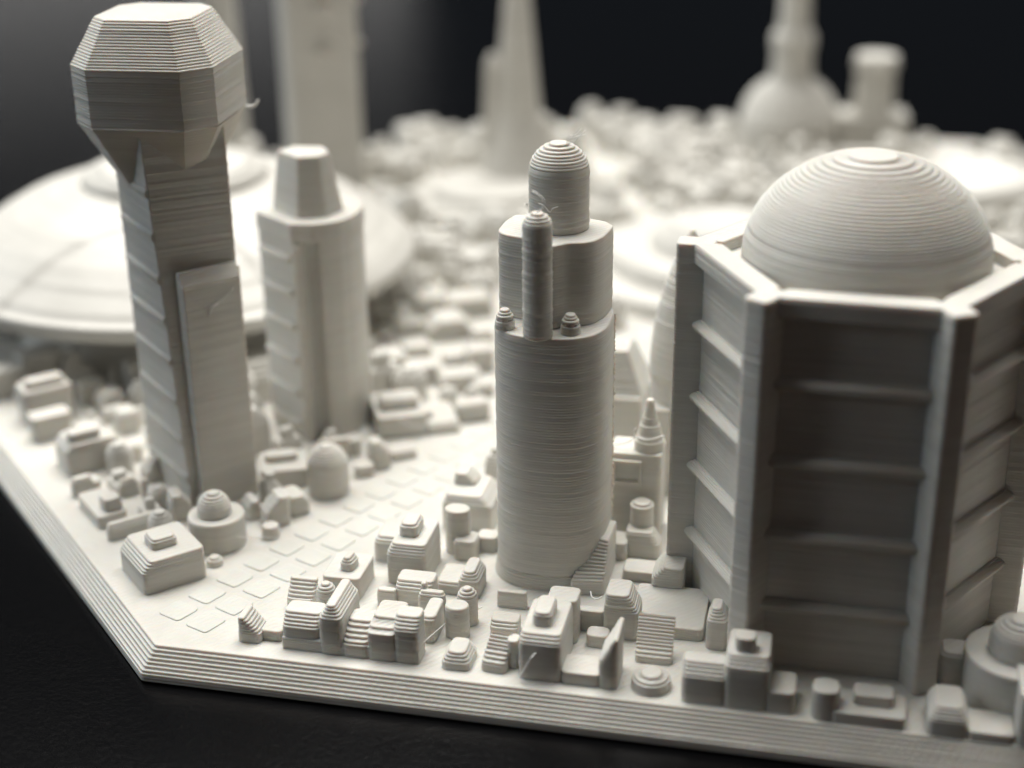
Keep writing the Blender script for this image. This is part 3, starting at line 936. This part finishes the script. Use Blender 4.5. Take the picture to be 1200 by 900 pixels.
def great_disc():
    cx, cy, zb, R = -2.33, 5.95, 0.62, 2.39
    root = tag(empty('great_disc_building', (cx, cy, 0)), 'huge pale mushroom-shaped disc building with tiered roof behind the left towers', 'building')
    lathe('stem', cx, cy, [(-0.01, 1.75), (0.3, 1.6), (zb, 1.75)], root, mat=FAR, n=64, lh=0.08)
    # roof: polar sheet with a step along the arch line
    nr, na = 120, 300
    def prof(r):
        ks = [(0, 1.56), (0.90, 1.52), (0.93, 1.49), (1.2, 1.45), (1.6, 1.31), (1.85, 1.17), (2.05, 1.03), (2.08, 1.00), (2.25, 0.88), (2.39, 0.74)]
        for (ra, za), (rb, zb2) in zip(ks, ks[1:]):
            if r <= rb:
                return za+(zb2-za)*(r-ra)/(rb-ra)
        return 0.74
    verts, faces = [(cx, cy, 1.56)], []
    for i in range(1, nr+1):
        r = R*i/nr
        for k in range(na):
            a = 2*pi*k/na
            x, y = cx+r*cos(a), cy+r*sin(a)
            z = prof(r)
            # front skirt: everything nearer than an arch sits a little lower
            e = max(0.0, min(1.0, ((4.72-0.38*(x+1.6)**2)-y)/0.11+0.5))
            z -= 0.035*e*e*(3-2*e)*max(0.0, min(1.0, (2.37-r)/0.05))
            verts.append((x, y, z))
    for k in range(na):
        faces.append((0, 1+k, 1+(k+1) % na))
    for i in range(nr-1):
        a, b = 1+i*na, 1+(i+1)*na
        for k in range(na):
            k2 = (k+1) % na
            faces.append((a+k, b+k, b+k2, a+k2))
    n0 = len(verts)
    b = 1+(nr-1)*na
    for rr, zz in ((2.39, 0.63), (2.36, 0.61), (1.7, 0.58)):
        for k in range(na):
            a = 2*pi*k/na
            verts.append((cx+rr*cos(a), cy+rr*sin(a), zz))
    lo = b
    for q in range(3):
        hi = n0+q*na
        for k in range(na):
            k2 = (k+1) % na
            faces.append((lo+k, hi+k, hi+k2, lo+k2))
        lo = hi
    link_mesh('disc_roof', verts, faces, True, FAR, root, Vector((cx, cy, zb)))
    lathe('top_tier', cx, cy, [(1.46, 0.95), (1.56, 0.93), (1.60, 0.86), (1.62, 0.6)], root, mat=FAR, n=64)
great_disc()

# ------------------------------------------------------------------ towers out in the blur
def far_square_tower():
    root = tag(empty('far_square_tower', (-2.4, 10.6, 0)), 'very tall blurred square tower with window slits behind the pyramid-topped tower', 'tower')
    a = radians(28)
    c = (-2.4, 10.6)
    def sq(w, d):
        return [(c[0]+x*cos(a)-y*sin(a), c[1]+x*sin(a)+y*cos(a)) for x, y in ((-w, -d), (w, -d), (w, d), (-w, d))]
    P = sq(0.45, 0.44)
    slab('shaft', lambda z: round_poly(P, 0.03, 2), -0.01, 5.2, root, mat=FAR, lh=0.1)
    for i in range(6):
        z = 1.9+0.55*i
        for s, t0, t1 in ((0, 0.40, 0.60), (1, 0.40, 0.62)):
            p, q = P[s], P[s+1]
            p1, q1 = between(p, q, t0), between(p, q, t1)
            wall_rib('slit_shadow_ledge', p1, q1, z, 0.06, 0.11, root, slope=False)  # added proud ledge; its cast shadow stands in for a dark window slit
far_square_tower()

def far_column():
    c = (-3.95, 11.0)
    root = tag(empty('far_column', (*c, 0)), 'faint tall column, farthest left in the blur behind the octagon-headed tower', 'tower')
    lathe('shaft', c[0], c[1], [(-0.01, 0.34), (4.9, 0.26)], root, mat=FAR, n=24, lh=0.1)
    lathe('foot', c[0], c[1], [(-0.01, 0.5), (0.5, 0.45)], root, mat=FAR, n=24, lh=0.1)
far_column()

def cone_spire():
    c = (0.03, 11.4)
    root = tag(empty('cone_spire_tower', (*c, 0)), 'tall tapering cone tower with a lower side turret on a round stepped plaza', 'tower')
    lathe('plaza_step', -0.2, 10.75, [(-0.01, 1.08), (0.07, 1.05)], root, mat=FAR, n=64)
    lathe('plaza', -0.2, 10.75, [(0.07, 0.80), (0.19, 0.76)], root, mat=FAR, n=64)
    lathe('cone', c[0], c[1], [(0.17, 0.50), (0.6, 0.36), (1.0, 0.30), (2.6, 0.16), (4.6, 0.03)], root, mat=FAR, n=40, lh=0.06)
    lathe('side_turret', c[0]-0.31, c[1]-0.06, [(0.17, 0.19), (0.9, 0.14), (1.62, 0.11), (1.74, 0.05)], root, mat=FAR, n=28, lh=0.06)
    def buttress(z):
        return rect(c[0]+0.05, c[1]+0.1, 0.9-0.3*z, 0.3, 10, rad=0.03)
    slab('buttress', buttress, 0.17, 0.9, root, mat=FAR, lh=0.06)
cone_spire()

def lighthouse():
    c = (3.45, 13.75)
    root = tag(empty('domed_lighthouse', (*c, 0)), 'blurred dome carrying a tall collared lighthouse shaft at the far right', 'tower')
    lathe('drum', c[0], c[1], [(-0.01, 0.70), (0.35, 0.70)], root, mat=FAR, n=40, lh=0.06)
    lathe('dome', c[0], c[1], dome_keys(0.35, 0.42, 0.68, 0.70, 0.2), root, mat=FAR, n=40, lh=0.05)
    lathe('lantern', c[0], c[1], [(1.0, 0.29), (1.46, 0.28), (1.52, 0.31), (1.66, 0.30), (1.75, 0.22), (3.4, 0.17)], root, mat=FAR, n=32, lh=0.06)
lighthouse()

def capped_pillar():
    c = (4.60, 14.0)
    root = tag(empty('capped_pillar_tower', (*c, 0)), 'blurred square pillar tower on a wide plinth right of the lighthouse dome', 'tower')
    slab('plinth', lambda z: rect(c[0], c[1], 0.95, 0.6, 8, rad=0.04), -0.01, 0.55, root, mat=FAR, lh=0.06)
    lathe('shaft', c[0], c[1], [(0.55, 0.29), (1.2, 0.27), (1.21, 0.31), (1.36, 0.29)], root, mat=FAR, n=28, lh=0.06)
capped_pillar()

def central_plaza():
    c = (3.05, 8.3)
    root = tag(empty('round_plaza', (*c, 0)), 'broad bright round plaza of three shallow tiers behind the hexagonal building', 'plaza')
    lathe('lower_step', c[0], c[1], [(-0.01, 1.75), (0.16, 1.7)], root, mat=FAR, n=80)
    lathe('middle_step', c[0], c[1], [(0.16, 1.35), (0.34, 1.28)], root, mat=FAR, n=80)
    lathe('upper_step', c[0], c[1], [(0.34, 0.85), (0.50, 0.78), (0.60, 0.55)], root, mat=FAR, n=64)
central_plaza()

def ring_bowl():
    c = (5.75, 11.7)
    root = tag(empty('ring_bowl', (*c, 0)), 'blurred open ring bowl beyond the right side of the great dome', 'stadium')
    ks = [(0.95, -0.01), (0.95, 0.28), (0.86, 0.38), (0.72, 0.38), (0.55, 0.1), (0.02, 0.06)]
    n = 48
    v, f = [], []
    for r, z in ks:
        v += [(c[0]+r*cos(2*pi*k/n), c[1]+r*sin(2*pi*k/n), z) for k in range(n)]
    for i in range(len(ks)-1):
        for k in range(n):
            k2 = (k+1) % n
            f.append((i*n+k, i*n+k2, (i+1)*n+k2, (i+1)*n+k))
    link_mesh('bowl', v, f, True, FAR, root, Vector((*c, 0)))
    lathe('centre_stage', c[0], c[1], [(0.05, 0.3), (0.14, 0.25)], root, mat=FAR, n=28)
ring_bowl()

# ------------------------------------------------------------------ buildings between the two front towers
def lens_tower():
    c = (3.20, 3.16)
    root = tag(empty('lens_tower', (*c, 0)), 'slim bulging round tower peeking out left of the hexagonal building', 'tower')
    ks = [(-0.01, 0.27), (0.5, 0.285), (0.9, 0.285)]
    for i in range(1, 21):
        t = i/20
        ks.append((0.9+1.22*t, 0.285*(1-t**2.2)+0.02))
    lathe('shaft', c[0], c[1], ks, root, n=40)
    slab('foot', lambda z: rect(3.03, 2.98, 0.16, 0.3, 0, rad=0.02), -0.01, 0.74, root)
lens_tower()

def trapezoid_house():
    c = (2.50, 3.68)
    root = tag(empty('trapezoid_roof_house', (*c, 0)), 'big house with a trapezoid roof glimpsed between the round tower and the spire', 'house')
    slab('body', lambda z: rect(c[0], c[1], 0.62, 0.6, 0, rad=0.04), -0.01, 0.57, root)
    def rf(z):
        t = (z-0.57)/0.36
        return rect(c[0]+0.02, c[1]+0.02, 0.60, 0.54, 0, 0.05, 0.15*t, 0.1*t, 0.1*t, rad=0.02)
    slab('roof', rf, 0.57, 0.93, root)
trapezoid_house()

# ------------------------------------------------------------------ the houses of the near and middle quarters
def build_houses():
    for name, label, cat, parts in HOUSES:
        p0 = parts[0]
        root = tag(empty(name, (p0[2], p0[3], 0)), label, cat)
        for p in parts:
            if p[0] == 'blk':
                block(p[1], p, root)
            else:
                _, part, cx, cy, r, z0, h, dome, sx = p
                za = z0 if z0 > 0 else -0.006
                ks = dome_keys(za, h, dome, r, 0.2) if dome > 0 else [(za, r), (h, r)]
                lathe(part, cx, cy, ks, root, n=44, sx=sx)
        if name == 'window_wall_house':
            church_details(root, p0)

def church_details(root, p):
    cx, cy, w, d, h = p[2], p[3], p[4], p[5], p[8]
    # sunk square window: frame proud of the wall, dark recess pane behind it
    x, y, z = cx-0.055, cy-d/2, 0.55
    fw = 0.012
    def bar(name, x0, x1, z0, z1, y0, y1, par):
        v = [(x0, y0, z0), (x1, y0, z0), (x1, y1, z0), (x0, y1, z0), (x0, y0, z1), (x1, y0, z1), (x1, y1, z1), (x0, y1, z1)]
        f = [(0, 1, 5, 4), (1, 2, 6, 5), (2, 3, 7, 6), (3, 0, 4, 7), (4, 5, 6, 7), (3, 2, 1, 0)]
        return link_mesh(name, v, f, False, PLA, par, Vector((x0, y0, z0)))
    win = bar('window', x-0.085, x+0.085, z-0.07, z+0.07, y-0.006, y+0.01, root)
    for (x0, x1, z0, z1) in ((x-0.105, x+0.105, z+0.07, z+0.10), (x-0.105, x+0.105, z-0.10, z-0.07), (x-0.105, x-0.085, z-0.07, z+0.07), (x+0.085, x+0.105, z-0.07, z+0.07)):
        bar('frame', x0, x1, z0, z1, y-0.03, y+0.01, win)
    # conical spire
    sx, sy = cx+w/2-0.11, cy-0.02
    lathe('spire', sx, sy, [(h, 0.115), (h+0.08, 0.112), (h+0.09, 0.10), (h+0.2, 0.075), (h+0.21, 0.066), (h+0.34, 0.036), (h+0.40, 0.03)], root, n=30)
    wisp('stray_hair', [(sx-0.28, sy-0.05, h+0.02), (sx-0.16, sy-0.07, h+0.06), (sx-0.09, sy-0.07, h+0.11), (sx, sy-0.12, h+0.12), (sx+0.12, sy-0.08, h+0.15)], 0.005, root)
    wisp('stray_hair', [(sx-0.10, sy-0.07, h+0.10), (sx-0.11, sy-0.08, h+0.16), (sx-0.09, sy-0.08, h+0.19)], 0.006, root)
build_houses()

# ------------------------------------------------------------------ crowd of small blurred houses
def project(p):
    d = Vector(p)-CAM
    z = d.dot(Fv)
    return 600+1800*d.dot(Rv)/z, 450-1800*d.dot(Uv)/z

def far_quarters():
    rng = random.Random(21)
    protos = []
    # a dozen house kinds: body mesh + optional roof box mesh, local coordinates
    for i in range(12):
        r2 = random.Random(100+i)
        w, d, h = r2.uniform(0.24, 0.44), r2.uniform(0.22, 0.40), r2.uniform(0.12, 0.34)
        rise = r2.choice((0.0, 0.04, 0.08, 0.12))
        ins = [r2.choice((0, 0.03, 0.1)) if rise else 0 for _ in range(4)]
        def fn(z):
            t = 0 if rise <= 0 else max(0, min(1, (z-(h-rise))/rise))
            return rect(0, 0, w, d, 0, ins[0]*t, ins[1]*t, ins[2]*t, ins[3]*t, 0.03, 2)
        if i in (4, 9):
            rr = w*0.5
            ks = dome_keys(-0.006, h*0.7, rr*0.8, rr, 0.25)
            def fn(z, ks=ks):
                for (za, ra), (zb, rb) in zip(ks, ks[1:]):
                    if z <= zb:
                        return circle(0, 0, ra+(rb-ra)*(z-za)/max(1e-6, zb-za), 20)
                return circle(0, 0, ks[-1][1], 20)
            vv, ff, ss = sliced(fn, -0.006, ks[-1][0], lh=0.04)
        else:
            vv, ff, ss = sliced(fn, -0.006, h, lh=0.04)
        me = bpy.data.meshes.new('body')
        me.from_pydata(vv, [], ff)
        me.polygons.foreach_set('use_smooth', ss)
        me.materials.append(FAR)
        me2 = None
        if i % 2 == 0 and i != 4:
            bw, bd, bh = w*r2.uniform(0.3, 0.6), d*r2.uniform(0.3, 0.6), r2.uniform(0.06, 0.2)
            ox, oy = r2.uniform(-0.2, 0.2)*w*0.5, r2.uniform(-0.2, 0.2)*d*0.5
            vv, ff, ss = sliced(lambda z: rect(ox, oy, bw, bd, 0, rad=0.03, seg=2), h, h+bh, lh=0.04)
            me2 = bpy.data.meshes.new('roof_box')
            me2.from_pydata(vv, [], ff)
            me2.polygons.foreach_set('use_smooth', ss)
            me2.materials.append(FAR)
        kindw = 'domed hut' if i in (4, 9) else ('box-topped house' if me2 is not None else ('slope-roofed house' if rise and any(ins) else 'flat block'))
        protos.append((me, me2, kindw, h))
    blocked = [(-2.33, 5.95, 1.75), (3.05, 8.3, 1.85), (-0.05, 11.4, 0.8), (-0.2, 10.75, 1.25), (3.45, 13.75, 0.85), (4.6, 14.0, 0.6), (5.75, 11.7, 1.15),
               (-2.4, 10.6, 0.75), (-3.95, 11.0, 0.6), (4.47, 1.5, 1.45), (2.42, 1.66, 0.75), (-0.07, 3.75, 0.62), (3.2, 3.16, 0.6), (2.5, 3.68, 0.7)]
    rects = []
    for nm, lb, ct, ps in HOUSES:
        for p in ps:
            if p[0] == 'blk':
                rects.append((p[2], p[3], p[4]/2, p[5]/2, radians(p[6])))
            else:
                rects.append((p[2], p[3], p[4], p[4], 0.0))
    rects.append((-0.68, 2.40, 0.33, 0.45, radians(48)))

    def taken(x, y, m):
        for rx, ry, hw, hd, a in rects:
            lx = (x-rx)*cos(a)+(y-ry)*sin(a)
            ly = -(x-rx)*sin(a)+(y-ry)*cos(a)
            if abs(lx) < hw+m and abs(ly) < hd+m:
                return True
        return False
    verts = octagon(A8, -0.15)
    cells = []
    for step, near in ((0.375, False), (0.25, True)):
        for iy in range(-4, 60):
            for ix in range(-30, 50):
                x = ix*step+rng.uniform(-0.2, 0.2)*step+(step/2 if iy % 2 else 0)
                y = 1.2+iy*step*0.94+rng.uniform(-0.2, 0.2)*step
                if y > 15 or x < -5 or x > 11 or (near and (y > 4.9 or x > 1.3)):
                    continue
                inside = True
                for k in range(8):
                    a, b = verts[k], verts[(k+1) % 8]
                    if (b[0]-a[0])*(y-a[1])-(b[1]-a[1])*(x-a[0]) < (0.9 if near else 0.2):
                        inside = False
                if not inside or any(hypot(x-bx, y-by) < br for bx, by, br in blocked) or taken(x, y, 0.085 if near else 0.19):
                    continue
                if near and any(hypot(x-c[0], y-c[1]) < (0.2 if c[4] else 0.30) for c in cells):
                    continue
                # keep the eight avenues clear
                dx, dy = x-OC[0], y-OC[1]
                an = math.degrees(math.atan2(dy, dx))
                off = (an % 45)-22.5
                if abs(hypot(dx, dy)*sin(radians(off))) < (0.42 if y < 6 else 0.27):
                    continue
                px, py = project((x, y, 0.2))
                if px < -30 or px > 1230 or py > (660 if x < 0.2 else 560):
                    continue
                if y < 5.5 and x > 3.0:
                    continue
                cells.append((x, y, px, py, near))
    cells.sort(key=lambda c: (c[0]-CAM.x)**2+(c[1]-CAM.y)**2)
    rest_v, rest_f = [], []
    count = 0
    for i, (x, y, px, py, near) in enumerate(cells):
        me, me2, kindw, hh = protos[rng.randrange(12)]
        dx, dy = x-OC[0], y-OC[1]
        an = math.atan2(dy, dx)
        rz = round(an/(pi/4))*pi/4+rng.gauss(0, 0.06)
        s = rng.uniform(0.42, 0.6) if near else rng.uniform(0.72, 1.05)
        hs = s*rng.uniform(0.7, 1.3)*(1.15 if y > 12 else (1.2 if near else 1.0))
        if count >= 300:
            n0 = len(rest_v)
            for v in me.vertices:
                rest_v.append((x+s*(v.co.x*cos(rz)-v.co.y*sin(rz)), y+s*(v.co.x*sin(rz)+v.co.y*cos(rz)), v.co.z*hs))
            rest_f += [tuple(n0+t for t in p.vertices) for p in me.polygons]
            continue
        count += 1
        o = bpy.data.objects.new('blurred_house', me)
        COL.objects.link(o)
        o.location = (x, y, 0)
        o.rotation_euler.z = rz
        o.scale = (s, s, hs)
        tall = 'tall' if hh*hs > 0.28 else ('low' if hh*hs < 0.18 else 'middling')
        if y < 4.2 and x < 0:
            soft, where = 'soft', 'near the feet of the two left towers'
        elif y < 6.4 and x < 0.25 and hypot(x+2.33, y-5.95) < 2.6:
            soft, where = 'soft', 'in the shade below the great disc'
        elif y < 6.0:
            soft, where = 'soft', 'on the near strip between great disc and round tower'
        elif y < 7.8:
            soft, where = 'blurred', 'midway between the great disc and round plaza'
        elif y < 9.8 and px < 640:
            soft, where = 'blurred', 'on the strip before the cone spire plaza'
        elif y < 9.8:
            soft, where = 'blurred', 'close around the round plaza'
        elif px < 430:
            soft, where = 'hazy', 'around the far square tower'
        elif px < 560:
            soft, where = 'hazy', 'between far square tower and cone spire'
        elif px < 700:
            soft, where = 'hazy', 'just right of the cone spire plaza'
        elif px < 870:
            soft, where = 'hazy', 'between cone spire and lighthouse dome'
        elif px < 1060:
            soft, where = 'hazy', 'around the lighthouse dome and capped pillar'
        else:
            soft, where = 'hazy', 'beside the ring bowl at the far right'
        tag(o, '%s %s %s %s' % (soft, tall, kindw, where), 'house', 'houses '+where)
        if me2 is not None:
            c = bpy.data.objects.new('roof_box', me2)
            COL.objects.link(c)
            c.parent = o
    if rest_v:
        o = link_mesh('far_rooftops', rest_v, rest_f, True, FAR)
        o['kind'] = 'stuff'
        tag(o, 'indistinct hazy mass of rooftops along the farthest edge of the city', 'rooftops')
    print('blurred houses', len(cells))
far_quarters()

# ------------------------------------------------------------------ stray filament between houses
def strand(label, pts, r):
    P0 = Vector(pts[0])
    o = wisp('filament_strand', pts, r, None)
    tag(o, label, 'filament')
strand('thin straight filament stretched from the domed drum house to the tiny drum', [(-0.181, 1.242, 0.13), (-0.027, 1.278, 0.12), (0.132, 1.353, 0.1), (0.319, 1.475, 0.05)], 0.0028)
strand('bright filament slanting across the front wall of the large front house', [(2.61, 0.052, 0.24), (2.579, 0.038, 0.2), (2.537, 0.048, 0.11), (2.5, 0.059, 0.02)], 0.0065)
strand('thin filament running from the terrace corner up to the oval stump', [(1.796, 0.176, 0.1), (1.838, 0.321, 0.1), (1.904, 0.518, 0.1)], 0.004)
strand('fine filament bridging the terrace yard below the crossing roof', [(1.232, 0.448, 0.12), (1.324, 0.444, 0.12), (1.396, 0.448, 0.12)], 0.0026)
strand('short filament loop linking the oval stump and the domed turret', [(2.006, 0.682, 0.08), (2.049, 0.68, 0.1), (2.102, 0.714, 0.12)], 0.0035)
strand('curled filament hook beside the buttress of the round tower', [(2.79, 1.059, 0.12), (2.81, 1.016, 0.1), (2.848, 1.0, 0.1), (2.883, 1.008, 0.12)], 0.006)
strand('fine filament sagging across the front of the tall flat house', [(0.694, 3.44, 0.2), (0.794, 3.405, 0.16), (0.889, 3.393, 0.15), (0.966, 3.417, 0.17)], 0.0028)
